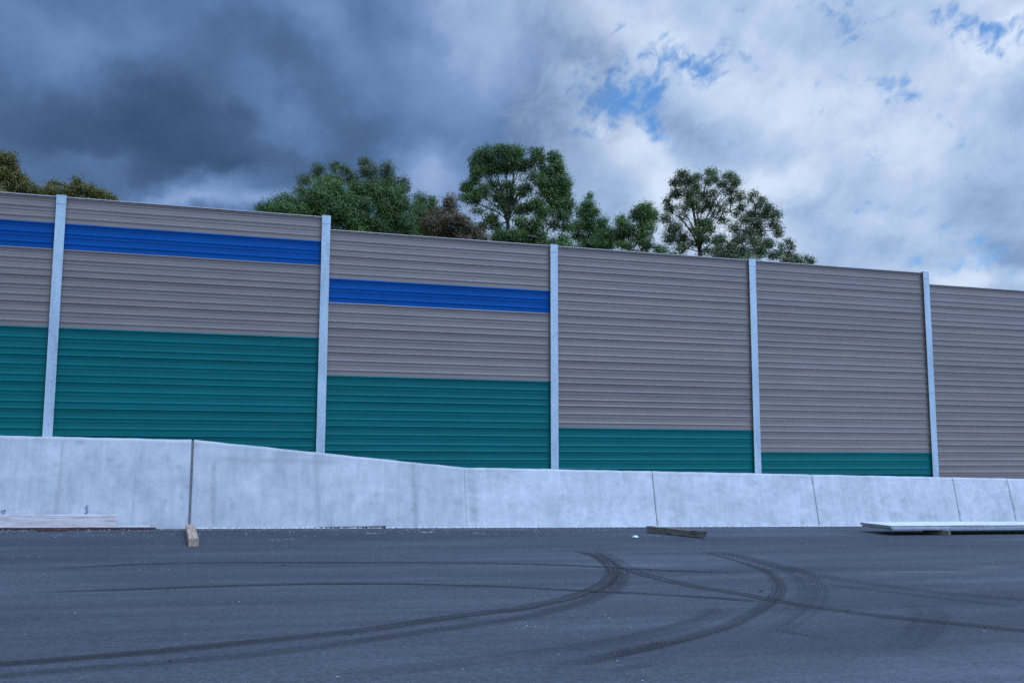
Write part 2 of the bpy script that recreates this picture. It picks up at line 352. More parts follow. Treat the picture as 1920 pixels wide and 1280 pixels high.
def mesh_np(name, verts, faces, smooth=False):
    """verts n x 3, faces m x k (one k)"""
    verts = np.asarray(verts, dtype=np.float32); faces = np.asarray(faces, dtype=np.int32)
    me = bpy.data.meshes.new(name); k = faces.shape[1]
    me.vertices.add(len(verts)); me.vertices.foreach_set('co', verts.ravel())
    me.loops.add(faces.size); me.loops.foreach_set('vertex_index', faces.ravel())
    me.polygons.add(len(faces)); me.polygons.foreach_set('loop_start', np.arange(0, faces.size, k, dtype=np.int32))
    if smooth: me.polygons.foreach_set('use_smooth', np.ones(len(faces), dtype=bool))
    me.update(calc_edges=True)
    return me

def mesh_py(name, verts, faces):
    me = bpy.data.meshes.new(name); me.from_pydata([tuple(v) for v in verts], [], faces); me.update()
    return me

def tag(o, label=None, cat=None, group=None, kind=None):
    if label and not kind: kind = 'thing'
    for k_, v in (('label', label), ('category', cat), ('group', group), ('kind', kind)):
        if v: o[k_] = v
    return o

def empty(name, loc=(0, 0, 0)):
    o = bpy.data.objects.new(name, None); COL.objects.link(o); o.location = loc; o.empty_display_size = 0.3
    return o

def add_box(bm, x0, x1, y0, y1, z0, z1):
    r = bmesh.ops.create_cube(bm, size=1.0)
    for v in r['verts']:
        v.co = Vector((x0 + (v.co.x + .5) * (x1 - x0), y0 + (v.co.y + .5) * (y1 - y0), z0 + (v.co.z + .5) * (z1 - z0)))
    return r['verts']

def bm_mesh(name, bm):
    bmesh.ops.recalc_face_normals(bm, faces=bm.faces[:])
    me = bpy.data.meshes.new(name); bm.to_mesh(me); bm.free()
    return me

def beam(L, W, H, seg=14, jit=0.004, bow=0.0, chip=0.0, seed=0):
    """a sawn timber along local x, base at z = 0, with softened arrises, slight bow and rough ends"""
    r = random.Random(seed)
    c = min(W, H) * 0.06
    prof = [(-W/2 + c, 0), (W/2 - c, 0), (W/2, c), (W/2, H - c), (W/2 - c, H), (-W/2 + c, H), (-W/2, H - c), (-W/2, c)]
    vs, fs = [], []
    for i in range(seg + 1):
        t = i / seg; x = -L/2 + L * t
        b = bow * (1 - (2 * t - 1) ** 2)
        for (y, z) in prof:
            e = (r.uniform(-chip, chip) if i in (0, seg) else 0)
            vs.append((x + e, y + r.uniform(-jit, jit) + b, max(0.0, z + r.uniform(-jit, jit))))
    n = len(prof)
    for i in range(seg):
        for j in range(n): fs.append((i*n + j, (i+1)*n + j, (i+1)*n + (j+1) % n, i*n + (j+1) % n))
    fs.append(tuple(range(n))); fs.append(tuple(reversed(range(seg*n, seg*n + n))))
    bm = bmesh.new(); bv = [bm.verts.new(v) for v in vs]
    for f in fs: bm.faces.new([bv[i] for i in f])
    return bm_mesh('timber', bm)

# ------------------------------------------------------------------ ground
def sheet(name, x0, x1, y0, y1, dz, mat, kind='structure'):
    vs = [(x, y, ground_z(x) + dz) for (x, y) in ((x0, y0), (x1, y0), (x1, y1), (x0, y1))]
    return tag(link(name, mesh_py(name, vs, [(0, 1, 2, 3)]), mat), kind=kind)
sheet('ground', -900, 900, -900, 1200, -0.03, MAT['soil'])
sheet('road', -120, 160, -140, -0.40, 0.0, MAT['asphalt'])

# ------------------------------------------------------------------ noise wall
ZA, ZB, ZC = 4.9616, 4.7043, 4.4193
PH = 0.50
def plank_profile():
    o, i = -0.007, 0.0
    p = [(o + 0.002, -0.0006), (o - 0.017, -0.020), (o - 0.015, -0.026), (o, -0.062)]       # rolled lip that catches the sky at each seam
    for a, b_ in ((0.17, 0.366), (0.56, 0.756)):
        p += [(o, -a*PH + .003), (i, -a*PH - .005), (i, -b_*PH + .009), (o - 0.011, -b_*PH - .010), (o - 0.010, -b_*PH - .016), (o, -b_*PH - .055)]
    p += [(o, -PH + 0.0002), (0.09, -PH + 0.0002), (0.09, -0.0006)]
    return p
PROF = plank_profile()
def plank(parent, x0, x1, ztop, mat, lab=None):
    n = len(PROF); xs = np.linspace(x0, x1, 7)
    tilt = random.uniform(-0.0025, 0.0025); dy = random.uniform(-0.001, 0.001)
    vs, fs = [], []
    for x in xs:
        w = random.uniform(-0.0008, 0.0008)
        for (y, z) in PROF: vs.append((x, y + dy + w + tilt * (z / PH) , ztop + z))
    for i in range(len(xs) - 1):
        for j in range(n): fs.append((i*n + j, i*n + (j+1) % n, (i+1)*n + (j+1) % n, (i+1)*n + j))
    fs.append(tuple(range(n))); fs.append(tuple(reversed(range((len(xs)-1)*n, len(xs)*n))))
    bm = bmesh.new(); bv = [bm.verts.new(v) for v in vs]
    for f in fs: bm.faces.new([bv[i] for i in f])
    o = link('plank', bm_mesh('plank', bm), mat, parent)
    if lab: o['label'] = lab
    return o

wall = empty('noise_wall', (10, 0, ground_z(10)))
tag(wall, 'tall ribbed noise wall of taupe, blue and green planks between galvanised posts', 'wall')
WO = Vector(wall.location)
class Local:                           # children are built in world space and shifted into the parent's
    pass
def into(o, par):
    o.data.transform(Matrix.Translation(-Vector(par.location)))
    return o

BAYS = [(-2, ZA, 'gBgggGGGGGG'), (-1, ZA, 'gBgggGGGGGG'), (0, ZA, 'gBgggGGGGGG'), (1, ZB, 'ggBgggGGGGG'), (2, ZB, 'ggggggggGGG'), (3, ZB, 'gggggggggGG'), (4, ZC, 'ggggggggggg'), (5, ZC, 'ggggggggggg')]
for bi, zt, pat in BAYS:
    x0, x1 = bi * 5 + 0.018, bi * 5 + 5 - 0.018
    for r, ch in enumerate(pat):
        if ch == 'g': o = plank(wall, x0, x1, zt - r * PH, MAT['grey'])
        elif ch == 'B': o = plank(wall, x0, x1, zt - r * PH, MAT['blue'], 'cobalt blue plank')
        else: o = plank(wall, x0, x1, zt - r * PH, MAT['green'], 'teal green plank')
        into(o, wall)
    bm = bmesh.new(); vs = add_box(bm, x0, x1, -0.032, 0.10, zt + 0.0005, zt + 0.016)
    bmesh.ops.bevel(bm, geom=bm.edges[:], offset=0.003, segments=1)
    into(link('coping', bm_mesh('coping', bm), MAT['coping'], wall), wall)

def post(x, ztop):
    zb = ground_z(x) - 0.2
    bm = bmesh.new()
    add_box(bm, x - .086, x + .086, -0.072, -0.056, zb, ztop)
    add_box(bm, x - .006, x + .006, -0.0565, 0.1305, zb, ztop - 0.002)
    add_box(bm, x - .086, x + .086, 0.13, 0.145, zb, ztop)
    bmesh.ops.bevel(bm, geom=[e for e in bm.edges if abs(e.verts[0].co.z - e.verts[1].co.z) > 1], offset=0.004, segments=2)
    o = link('post', bm_mesh('post', bm), MAT['galv'], wall); into(o, wall)
    bm = bmesh.new()
    add_box(bm, x - .0885, x + .0885, -0.077, -0.0725, ztop - 0.17, ztop + 0.006)
    add_box(bm, x - .0885, x + .0885, -0.0725, 0.150, ztop + 0.0015, ztop + 0.0065)
    c = link('post_cap', bm_mesh('post_cap', bm), MAT['galv'], o); into(c, wall)
    return o
POSTS = {}
for x, zt in ((-5, ZA + .03), (0, ZA + .03), (5, ZA + .03), (10, ZB + .03), (15, ZB + .03), (20, ZB + .03), (25, ZC + .03)):
    POSTS[x] = post(x, zt)
bm = bmesh.new()                       # paper sticker on the second post
p = on_y(599, 765, -0.0725)
add_box(bm, p.x - .02, p.x + .02, -0.0745, -0.0722, p.z - .012, p.z - .002); add_box(bm, p.x - .02, p.x + .02, -0.0745, -0.0722, p.z + .012, p.z + .022)
into(link('sticker', bm_mesh('sticker', bm), MAT['tag'], POSTS[5]), wall)

# ------------------------------------------------------------------ concrete barriers
YT, YB, YK = -0.50, -0.74, -0.22       # front face at the top, at the foot; back face
def top_z(x):
    if x < 2.60: return 0.366 - 0.0155 * (x - 2.57)
    if x < 7.84:
        t = (x - 2.60) / 5.24
        return 0.366 + (-0.153 - 0.366) * t
    return -0.153 - 0.0200 * (x - 7.84)

# stains with a shape of their own: (kind, photo px...) turned into x / relative height on the face
def stains_at(X, Hh, Z):
    s = np.zeros_like(X)
    def gx(px, py): return on_y(px, py, -0.62)
    def band(px0, py0, px1, py1, w, a):
        nonlocal s
        p0, p1 = gx(px0, py0), gx(px1, py1)
        d = np.array([p1.x - p0.x, p1.z - p0.z]); L2 = (d ** 2).sum()
        t = np.clip(((X - p0.x) * d[0] + (Z - p0.z) * d[1]) / L2, 0, 1)
        q = np.hypot(X - p0.x - t * d[0], Z - p0.z - t * d[1])
        s = np.maximum(s, 0.85 * a * np.exp(-(q / w) ** 2) * (0.72 + 0.28 * np.sin(Z * 9 + px0) * np.sin(Z * 23 + X * 7)))
    def spot(px, py, w, h, a):
        nonlocal s
        p = gx(px, py)
        s = np.maximum(s, a * np.exp(-((X - p.x) / w) ** 2 - ((Z - p.z) / h) ** 2))
    band(402, 865, 399, 985, .05, .62); band(370, 857, 480, 863, .07, .34); band(480, 863, 640, 866, .05, .42); band(595, 850, 597, 985, .06, .38)
    band(776, 870, 779, 985, .055, .58); band(884, 880, 889, 985, .12, .62); band(870, 878, 905, 884, .04, .3)
    band(117, 822, 106, 970, .018, .5); band(106, 920, 105, 972, .05, .3); band(257, 830, 249, 985, .018, .38); band(262, 850, 258, 905, .06, .22)
    for (px, py, w, h, a) in ((205, 861, .05, .02, .7), (263, 861, .05, .02, .7), (315, 861, .04, .03, .45), (335, 875, .05, .03, .45), (222, 874, .09, .03, .35), (340, 932, .04, .05, .45), (310, 940, .04, .04, .35),
                              (150, 828, .10, .05, .5), (104, 871, .06, .04, .35), (435, 947, .04, .05, .4), (548, 950, .12, .12, .30), (658, 932, .10, .10, .34), (707, 927, .07, .09, .34), (693, 945, .2, .09, .18),
                              (840, 905, .10, .08, .2), (856, 942, .14, .05, .24), (772, 955, .04, .04, .4), (620, 945, .16, .10, .16), (20, 900, .2, .03, .18), (75, 900, .1, .05, .2), (505, 893, .05, .04, .3), (115, 918, .03, .04, .4),
                              (1520, 975, .1, .12, .22), (1500, 980, .04, .10, .4), (1450, 978, .04, .08, .3), (1545, 960, .07, .15, .2), (1892, 905, .05, .08, .45), (1895, 930, .03, .1, .4), (960, 955, .25, .12, .12), (1231, 975, .03, .05, .4), (1224, 893, .03, .04, .35), (1527, 905, .03, .06, .3), (1534, 978, .04, .05, .4), (1797, 960, .03, .06, .35), (1900, 950, .04, .1, .5), (352, 975, .05, .06, .4), (366, 835, .05, .03, .35), (1420, 905, .07, .05, .3)):
        spot(px, py, w, h, a)
    # thin darker line under the coping edge and another at the foot
    s = np.maximum(s, 0.20 * np.exp(-((1 - Hh) / 0.05) ** 2))
    s = np.maximum(s, 0.18 * np.exp(-(Hh / 0.035) ** 2))
    return s

def barrier_segment(xa, xb, ca, cb, mat, parent, lean=0.0):
    nx = max(4, int((xb - xa) / 0.03)); nz = 44
    xs = np.linspace(xa, xb, nx + 1)
    rows = []
    ch = 0.026
    for x in xs:
        zt, zb = top_z(x), ground_z(x) - 0.06
        ring = [(x, YK, zb), (x, YK, zt - ch), (x, YK - ch, zt), (x, YT + ch, zt), (x, YT - 0.006, zt - ch)]
        for j in range(1, nz + 1):
            t = j / nz
            ring.append((x, YT - 0.006 + (YB - YT + 0.006) * t, (zt - ch) + (zb - zt + ch) * t))
        rows.append(ring)
    V = np.array(rows); n = V.shape[1]
    # long waves of hand-finished concrete on the front face
    V[:, 4:, 1] += 0.004 * np.sin(V[:, 4:, 0] * 1.9 + 1.3) * np.sin(V[:, 4:, 2] * 3.1 + 0.4)
    V[:, 2:5, 2] += (0.0025 * np.sin(V[:, 2:5, 0] * 5.3) + 0.002 * np.sin(V[:, 2:5, 0] * 13.1))
    idx = np.arange((nx + 1) * n).reshape(nx + 1, n)
    F = []
    for j in range(n):
        j2 = (j + 1) % n
        F.append(np.stack([idx[:-1, j], idx[:-1, j2], idx[1:, j2], idx[1:, j]], 1))
    F = np.concatenate(F)
    verts = V.reshape(-1, 3)
    me = mesh_np('barrier_segment', verts, F)
    # ends
    bm = bmesh.new(); bm.from_mesh(me); bm.verts.ensure_lookup_table()
    bm.faces.new([bm.verts[i] for i in reversed(idx[0])]); bm.faces.new([bm.verts[i] for i in idx[-1]])
    bmesh.ops.recalc_face_normals(bm, faces=bm.faces[:]); bm.to_mesh(me); bm.free()
    zt = np.array([top_z(x) for x in verts[:, 0]]); zb = G0 + GS * verts[:, 0]
    a = me.attributes.new('stain', 'FLOAT', 'POINT'); a.data.foreach_set('value', np.clip(stains_at(verts[:, 0], (verts[:, 2] - zb) / (zt - zb), verts[:, 2]), 0, 1).astype(np.float32))
    o = link('barrier_segment', me, mat, parent); into(o, parent)
    return o

def xj(px, py): return on_y(px, py, -0.62).x
bar_l = tag(empty('concrete_barrier', (-2, YB, ground_z(-2))), 'taller stretch of pale concrete barrier left of the wide upright expansion joint', 'barrier')
bar_r = tag(empty('concrete_barrier', (8, YB, ground_z(8))), 'long pale concrete barrier right of the expansion joint, its top ramping down', 'barrier')
XJ = xj(359, 900)
barrier_segment(-9.5, XJ - 0.03, 0, 0, MAT['formed'], bar_l)
J = [xj(1227.5, 936), xj(1529, 938), xj(1793.5, 930), xj(1897, 930), xj(1897, 930) + 4.2]
cuts = [XJ + 0.012, 7.86] + J + [34]
for i, (a, b_) in enumerate(zip(cuts[:-1], cuts[1:])):
    if i == 0: barrier_segment(a, b_ , 0, 0, MAT['formed'], bar_r)
    else: barrier_segment(a + (0.0 if i == 1 else 0.007), b_ - 0.007 if i < len(cuts) - 2 else b_, 0, 0, MAT['slip'], bar_r)
# grey sealant set back in the expansion joint
vs = []
for z_, in ((0,), (1,)):
    pass
def face_y(x, z):                      # front face of the barrier at x, z
    zt, zb = top_z(x), ground_z(x) - 0.06
    t = (zt - z) / (zt - zb)
    return YT + (YB - YT) * min(1, max(0, t))
zt, zb = top_z(XJ) - 0.02, ground_z(XJ) + 0.005
quad = []
for x in (XJ - 0.029, XJ + 0.011):
    quad += [(x, face_y(x, zb) + 0.02, zb), (x, face_y(x, zt) + 0.02, zt), (x, -0.24, zt), (x, -0.24, zb)]
me = mesh_py('joint_sealant', quad, [(0, 1, 5, 4), (1, 2, 6, 5), (2, 3, 7, 6), (3, 0, 4, 7), (0, 3, 2, 1), (4, 5, 6, 7)])
into(link('joint_sealant', me, m_plain('joint_sealant', (0.15, 0.15, 0.15), (0.22, 0.21, 0.2), 0.8, 12), bar_r), bar_r)

def face_marks(name, marks, parent, mat):
    vs, fs = [], []
    for (px, py, w, h, rot) in marks:
        c = on_y(px, py, -0.66)
        for (a, b_) in ((-1, -1), (1, -1), (1, 1), (-1, 1)):
            x = c.x + a * w / 2 + b_ * rot * h / 2; z = c.z + b_ * h / 2 + a * 0.3 * rot * w
            for d in (0.0045, 0.0): pass
            vs.append((x, face_y(x, z) - 0.011, z))
        i = len(vs); fs.append((i-4, i-3, i-2, i-1))
    o = link(name, mesh_py(name, vs, fs), mat, parent)
    into(o, parent)
    return o
MARK1 = [(6, 957, .07, .018, .1), (9, 961, .018, .05, .2), (5, 964, .06, .016, -.1), (7.5, 967, .055, .014, .1), (10, 956, .02, .03, .0), (5, 960, .012, .03, 0)]
MARK2 = [(163, 948, .045, .016, .1), (162, 952, .05, .02, -.1), (164, 957, .045, .016, 0), (162, 961, .055, .018, .15), (165, 965, .05, .014, -.1), (163.5, 955, .016, .08, 0)]
face_marks('paint_mark', MARK1, bar_l, MAT['ink']); face_marks('paint_mark', MARK2, bar_l, MAT['ink'])

# dark strip standing in for the shade of the slit under the barrier's middle
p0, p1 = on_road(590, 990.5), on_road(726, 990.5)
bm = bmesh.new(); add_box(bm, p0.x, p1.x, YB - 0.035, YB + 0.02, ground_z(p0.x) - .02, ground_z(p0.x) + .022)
tag(link('gap_shade_strip', bm_mesh('gap_shade_strip', bm), m_plain('gap_shade', (0.02, 0.022, 0.028), (0.045, 0.045, 0.05), 0.7, 12)),
    'thin dark strip standing for the shaded gap along the barrier foot below its sloping top', 'gap shade')

# ------------------------------------------------------------------ loose things by the barrier
def lay(name, px0, py0, px1, py1, W, H, mat, label, cat, seed, lift=0.0, zrise=0.0, jit=0.004, bow=0, chip=0.004, group=None):
    a, b_ = on_road(px0, py0, lift), on_road(px1, py1, lift)
    me = beam((b_ - a).length, W, H, 14, jit, bow, chip, seed)
    o = link(name, me, mat)
    d = b_ - a
    o.location = (a + b_) / 2 + Vector((0, 0, 0.001)); o.rotation_euler = (0, -math.atan2(d.z + zrise, math.hypot(d.x, d.y)), math.atan2(d.y, d.x))
    return tag(o, label, cat, group)

a = on_y(218, 990, -0.84); L = a.x + 4.2
o = link('timber_beam', beam(L, 0.075, 0.222, 40, 0.003, 0.0, 0.004, 3), MAT['pale_wood'])
o.location = (a.x - L/2, -0.86, ground_z(a.x - L/2) + 0.038); o.rotation_euler = (0, math.atan(-GS), 0)
tag(o, 'long pale sawn timber beam on edge against the foot of the taller barrier', 'timber')
b1 = on_y(292, 990, -0.86); L1 = b1.x + 4.2
o = link('rusty_bar', beam(L1, 0.10, 0.034, 30, 0.002, 0, .002, 4), MAT['rust'])
o.location = (b1.x - L1/2, -0.88, ground_z(b1.x - L1/2)); o.rotation_euler = (0, math.atan(-GS), 0)
tag(o, 'long dark rusty steel bar under the pale timber beam', 'steel bar', 'rusty steel bars on the asphalt')
b2 = on_y(281, 990, -0.84)
o = link('white_strip', beam(b2.x - a.x - .01, 0.05, 0.03, 6, 0.001, 0, .002, 5), MAT['white_sheet'])
o.location = ((a.x + b2.x) / 2 + .01, -0.86, ground_z(a.x) + 0.036); o.rotation_euler = (0, math.atan(-GS), 0)
tag(o, 'short thin white strip lying on the rusty bar past the end of the pale beam', 'strip')
lay('rusty_bar', 66, 995.5, 130, 995, 0.10, 0.028, MAT['rust'], 'short flat rusty bar on the asphalt in front of the pale beam, nearer the camera', 'steel bar', 6, jit=0.002, group='rusty steel bars on the asphalt')
lay('rusty_bar', 100, 993.6, 171, 993.4, 0.05, 0.022, MAT['rust'], 'thin rusty bar between the pale beam and a shorter flat bar', 'steel bar', 7, jit=0.002, group='rusty steel bars on the asphalt')
lay('timber_block', 363, 1024, 355.5, 994.5, 0.145, 0.115, MAT['tan_wood'], 'squared tan timber post lying end on to the camera below the expansion joint', 'timber', 8, jit=0.002, chip=0.002)
lay('timber_plank', 1215, 997, 1322, 1008, 0.11, 0.115, MAT['old_wood'], 'weathered grey timber lying askew by a barrier joint, right of the foam lump', 'timber', 9, lift=0.01, jit=0.006, bow=0.02, chip=0.05)

# lump of white foam
bm = bmesh.new(); bmesh.ops.create_icosphere(bm, subdivisions=2, radius=0.06)
for v in bm.verts:
    v.co.x *= 0.95; v.co.y *= 0.7; v.co.z *= 0.42; v.co += Vector((random.uniform(-.012, .012), random.uniform(-.012, .012), random.uniform(-.008, .008)))
o = link('foam_lump', bm_mesh('foam_lump', bm), MAT['foam']); q = on_road(1191, 1008); o.location = (q.x, q.y, ground_z(q.x) + 0.018)
tag(o, 'small white foam lump on the asphalt left of the weathered timber', 'foam')

# stack of white sheets on two timber bearers
h0 = 0.105
fl = on_road(1671, 993.5, h0)          # front left lower corner of the lower sheet
bl = on_road(1614, 986.5, h0)          # back left
ax = Vector((1, 0.012, GS)).normalized(); ay = Vector((bl.x - fl.x, bl.y - fl.y, 0)); wid = min(ay.length, 1.5)
ang = math.atan2(ax.y, ax.x)
def white_sheet(z, dx, dy, length, width, th, label, seed):
    r = random.Random(seed)
    bm = bmesh.new()
    n = 24
    edge = Vector((bl.x - fl.x, bl.y - fl.y, 0))
    # parallelogram end as seen: sheets slid on each other; white top, sides in two greys that paint in their shade
    o = bpy.data.objects.new('white_sheet', None)
    def slab(z0, z1, inset):
        b = bmesh.new(); vv = []
        for i in range(n + 1):
            t = i / n
            for (s, zz) in ((0, z0), (0, z1), (1, z1), (1, z0)):
                p = Vector((fl.x, fl.y, 0)) + ax * (dx + inset + (length - 2*inset) * t) + edge * ((inset / edge.length) + s * (1 - 2*inset/edge.length)) + Vector((0, dy, 0))
                p.z = ground_z(p.x) + z + zz + 0.003 * math.sin(t * 7 + seed)
                vv.append(b.verts.new(p))
        for i in range(n):
            for j in range(4): b.faces.new([vv[4*i + j], vv[4*i + (j+1) % 4], vv[4*i + 4 + (j+1) % 4], vv[4*i + 4 + j]])
        b.faces.new(vv[:4]); b.faces.new(vv[-4:])
        return b
    main = link('white_sheet', bm_mesh('white_sheet', slab(th * .80, th, 0)), MAT['white_sheet'])
    side_shade = link('side_shade', bm_mesh('side_shade', slab(th * .26, th * .80 - .001, .007)), MAT['sheet_side_shade'], main)
    lower = link('lower_side_shade', bm_mesh('lower_side_shade', slab(0, th * .26 - .001, .001)), MAT['sheet_edge_shade'], main)
    org = Vector((fl.x + 2, fl.y, ground_z(fl.x + 2)))
    for oo in (main, side_shade, lower): oo.data.transform(Matrix.Translation(-org))
    main.location = org
    return tag(main, label, 'sheet', 'white sheets stacked on bearers')
white_sheet(h0, 0.03, 0.0, 6.0, wid, 0.044, 'lower white sheet resting on the timber bearers beside the barrier', 2)
white_sheet(h0 + 0.046, 0.0, 0.015, 6.0, wid, 0.046, 'uppermost white sheet of the low stack beside the barrier', 5)
lay('bearer', 1733, 1000, 1780.5, 1003.5, 0.09, 0.098, MAT['old_wood'], 'dark timber bearer under the sheets, its end sticking out in front', 'timber', 12, jit=0.003, group='timber bearers under the sheet stack')
pb = on_road(1640, 991)
o = link('bearer', beam(0.9, 0.09, 0.098, 10, .003, 0, .004, 13), MAT['old_wood']); o.location = (pb.x + 0.42, pb.y - 0.1, ground_z(pb.x + .4) + 0.001); o.rotation_euler = (0, 0, math.radians(-62))
tag(o, 'timber bearer set back under the near left end of the sheets', 'timber', 'timber bearers under the sheet stack')

# ------------------------------------------------------------------ marks on the road
def ribbon(name, pts, w0, w1, mat, dz, fade=(0.12, 0.12)):
    P = [on_road(*p) for p in pts]
    # Catmull-Rom through the points
    C = []
    Q = [P[0]*2 - P[1]] + P + [P[-1]*2 - P[-2]]
    for i in range(1, len(Q) - 2):
        for s in range(14):
            t = s / 14
            C.append(0.5 * ((2*Q[i]) + (Q[i+1] - Q[i-1])*t + (2*Q[i-1] - 5*Q[i] + 4*Q[i+1] - Q[i+2])*t*t + (3*Q[i] - Q[i-1] - 3*Q[i+1] + Q[i+2])*t**3))
    C.append(P[-1])
    n = len(C); acc = [0.0]
    for i in range(1, n): acc.append(acc[-1] + (C[i] - C[i-1]).length)
    vs, fs, uv, fd = [], [], [], []
    for i, c in enumerate(C):
        d = (C[min(n-1, i+1)] - C[max(0, i-1)]); d.z = 0; d.normalize(); nrm = Vector((-d.y, d.x, 0)); t = acc[i] / acc[-1]
        w = 0.86 * (w0 + (w1 - w0) * t)
        f = min(1, t / fade[0] if fade[0] else 1, (1 - t) / fade[1] if fade[1] else 1)
        for s in (-1, 0, 1):
            p = c + nrm * (s * w / 2); vs.append((p.x, p.y, ground_z(p.x) + dz)); uv.append((acc[i], s)); fd.append(f)
    for i in range(n - 1):
        for j in (0, 1): fs.append((3*i + j, 3*i + 3 + j, 3*i + 4 + j, 3*i + 1 + j))
    me = mesh_py(name, vs, fs)
    ul = me.uv_layers.new(name='UVMap')
    for l in me.loops: ul.data[l.index].uv = uv[l.vertex_index]
    a = me.attributes.new('fade', 'FLOAT', 'POINT'); a.data.foreach_set('value', np.array(fd, dtype=np.float32))
    return link(name, me, mat)

def zl(*pts): return [(x / 2, 980 + y / 2) for x, y in pts]           # the left half of the road
def zr(*pts): return [(960 + x / 2, 980 + y / 2) for x, y in pts]     # the right half
TY = {}
def ty(strength, ribs):
    TY[0] = TY.get(0, 0) + 1
    return m_tyre('tyre_rubber', strength, ribs, TY[0] * 1.37)
MARKS = [
 (zr((240, 104), (300, 118), (345, 140), (374, 166), (380, 190), (352, 225), (290, 255), (200, 285), (100, 306), (0, 325)) + zl((1700, 352), (1440, 392), (1200, 421), (960, 446), (700, 471), (400, 498), (0, 530), (-200, 546)),
  .34, .30, .92, 3.0, (0.04, 0.0), 'darkest tyre mark, hooking back near the barrier and sweeping away to the left foreground'),
 (zr((412, 172), (408, 205), (380, 245), (300, 285), (160, 328), (0, 362)) + zl((1700, 392), (1400, 436), (1000, 488), (600, 524), (250, 552), (-150, 590)),
  .34, .30, .50, 2.2, (0.12, 0.0), 'fainter wide tyre mark running just nearer than the darkest hooked mark'),
 (zr((330, 108), (400, 148), (455, 180), (560, 210), (700, 240), (870, 268), (1000, 292), (1200, 325), (1500, 361), (1700, 381), (1920, 404), (2050, 415)),
  .30, .34, .80, 2.5, (0.06, 0.0), 'dark straight tyre mark running from the hook towards the lower right edge'),
 (zl((150, 172), (500, 156), (750, 150), (1000, 148), (1400, 148), (1920, 153)) + zr((300, 163), (450, 172), (650, 181), (900, 189)),
  .24, .24, .92, 1.4, (0.12, 0.10), 'thin faint tyre mark, farthest of those on the left, nearly parallel to the barrier'),
 (zl((60, 262), (500, 248), (800, 238), (1100, 230), (1450, 228), (1750, 235), (1920, 240)) + zr((300, 256), (500, 265), (750, 280), (960, 296)),
  .24, .24, 1.0, 1.6, (0.10, 0.04), 'thin dark tyre mark bowing gently across the left half of the road'),
 (zr((700, 103), (800, 130), (880, 154), (950, 180), (990, 210), (1002, 245), (985, 285), (930, 325), (830, 378), (700, 420), (560, 456), (400, 492), (290, 516), (60, 560)),
  .20, .26, .74, 2.0, (0.08, 0.12), 'narrow arching tyre mark with tread lines crossing the straight mark on the right'),
 (zr((900, 150), (1000, 160), (1075, 190), (1118, 230), (1122, 270), (1090, 315), (1030, 360), (950, 402), (820, 446), (640, 490)),
  .55, .50, .34, 1.6, (0.2, 0.25), 'broad smeared tyre mark arching just outside the narrow one on the right'),
 (zr((740, 103), (850, 125), (1000, 163), (1200, 205), (1400, 236), (1600, 260), (1920, 287), (2050, 297)),
  .50, .42, .50, 3.2, (0.10, 0.0), 'wide banded tyre mark, farthest of those reaching the right edge'),
 (zr((1120, 226), (1300, 246), (1500, 268), (1700, 292), (1920, 316)),
  .30, .30, .45, 2.0, (0.2, 0.05), 'very faint tyre mark between the two darker ones reaching the right edge'),
 (zr((1000, 398), (1100, 418), (1200, 432), (1290, 440)),
  .25, .22, .36, 2.0, (0.25, 0.3), 'short faint tyre smear right of the broad arching mark'),
 (zr((1450, 306), (1530, 312), (1570, 335), (1568, 370), (1540, 410), (1490, 455), (1430, 500)),
  .50, .50, .30, 6.0, (0.2, 0.3), 'short striped tyre smear below the straight mark near the right edge'),
 (zr((780, 312), (755, 345), (640, 385), (420, 436), (200, 472), (0, 497)) + zl((1500, 552), (1150, 592)),
  .40, .36, .40, 2.4, (0.06, 0.2), 'blunt ended wide tyre smear in the near middle of the road'),
 (zr((640, 440), (560, 450), (480, 470), (390, 490), (300, 508)),
  .20, .20, .55, 3.0, (0.25, 0.25), 'short scuffed tyre patch lying on the near end of the arching mark'),
 (zr((600, 512), (520, 528), (430, 545), (330, 560)),
  .18, .16, .36, 3.0, (0.3, 0.3), 'shortest scuffed tyre patch, nearest to the camera'),
]
for i, (pts, w0, w1, st, ribs, fade, lab) in enumerate(MARKS):
    o = ribbon('tyre_mark', pts, w0, w1, ty(st, ribs), 0.0025 + 0.0008 * i, fade)
    tag(o, lab, 'tyre mark', 'tyre marks on the asphalt')
cl = ribbon('road_markings', [(1496, 995.5), (1540, 999), (1580, 1003), (1612, 1006.6)], 0.035, 0.03, MAT['chalk'], 0.004, (0, 0)); tag(cl, kind='structure')

# ------------------------------------------------------------------ crumbs on the road
def crumbs(name, spots, size, mat):
    vs, fs = [], []
    base = np.array([(-1, -1, 0), (1, -1, 0), (1, 1, 0), (-1, 1, 0), (-.6, -.5, 1), (.5, -.6, 1), (.6, .5, 1), (-.5, .6, 1)], dtype=float)
    bf = np.array([(0, 1, 5, 4), (1, 2, 6, 5), (2, 3, 7, 6), (3, 0, 4, 7), (4, 5, 6, 7), (0, 3, 2, 1)])
    for n_, (x, y) in enumerate(spots):
        s = size * min(1.7, rng.lognormal(0, 0.45)) * (0.55 + 0.45 * min(1, max(0, (y + 12) / 10))); a = rng.uniform(0, 6.28); st = rng.uniform(1, 1.7)
        b = (base + rng.uniform(-.3, .3, base.shape) * (1, 1, 0.3)) * (s * st / 2, s / 2, s * 0.45)
        c, s_ = math.cos(a), math.sin(a)
        q = np.stack([b[:, 0]*c - b[:, 1]*s_ + x, b[:, 0]*s_ + b[:, 1]*c + y, np.maximum(b[:, 2], 0) + ground_z(x) + 0.004], 1)
        vs.append(q); fs.append(bf + 8 * n_)
    return link(name, mesh_np(name, np.concatenate(vs), np.concatenate(fs)), mat)
sp = []
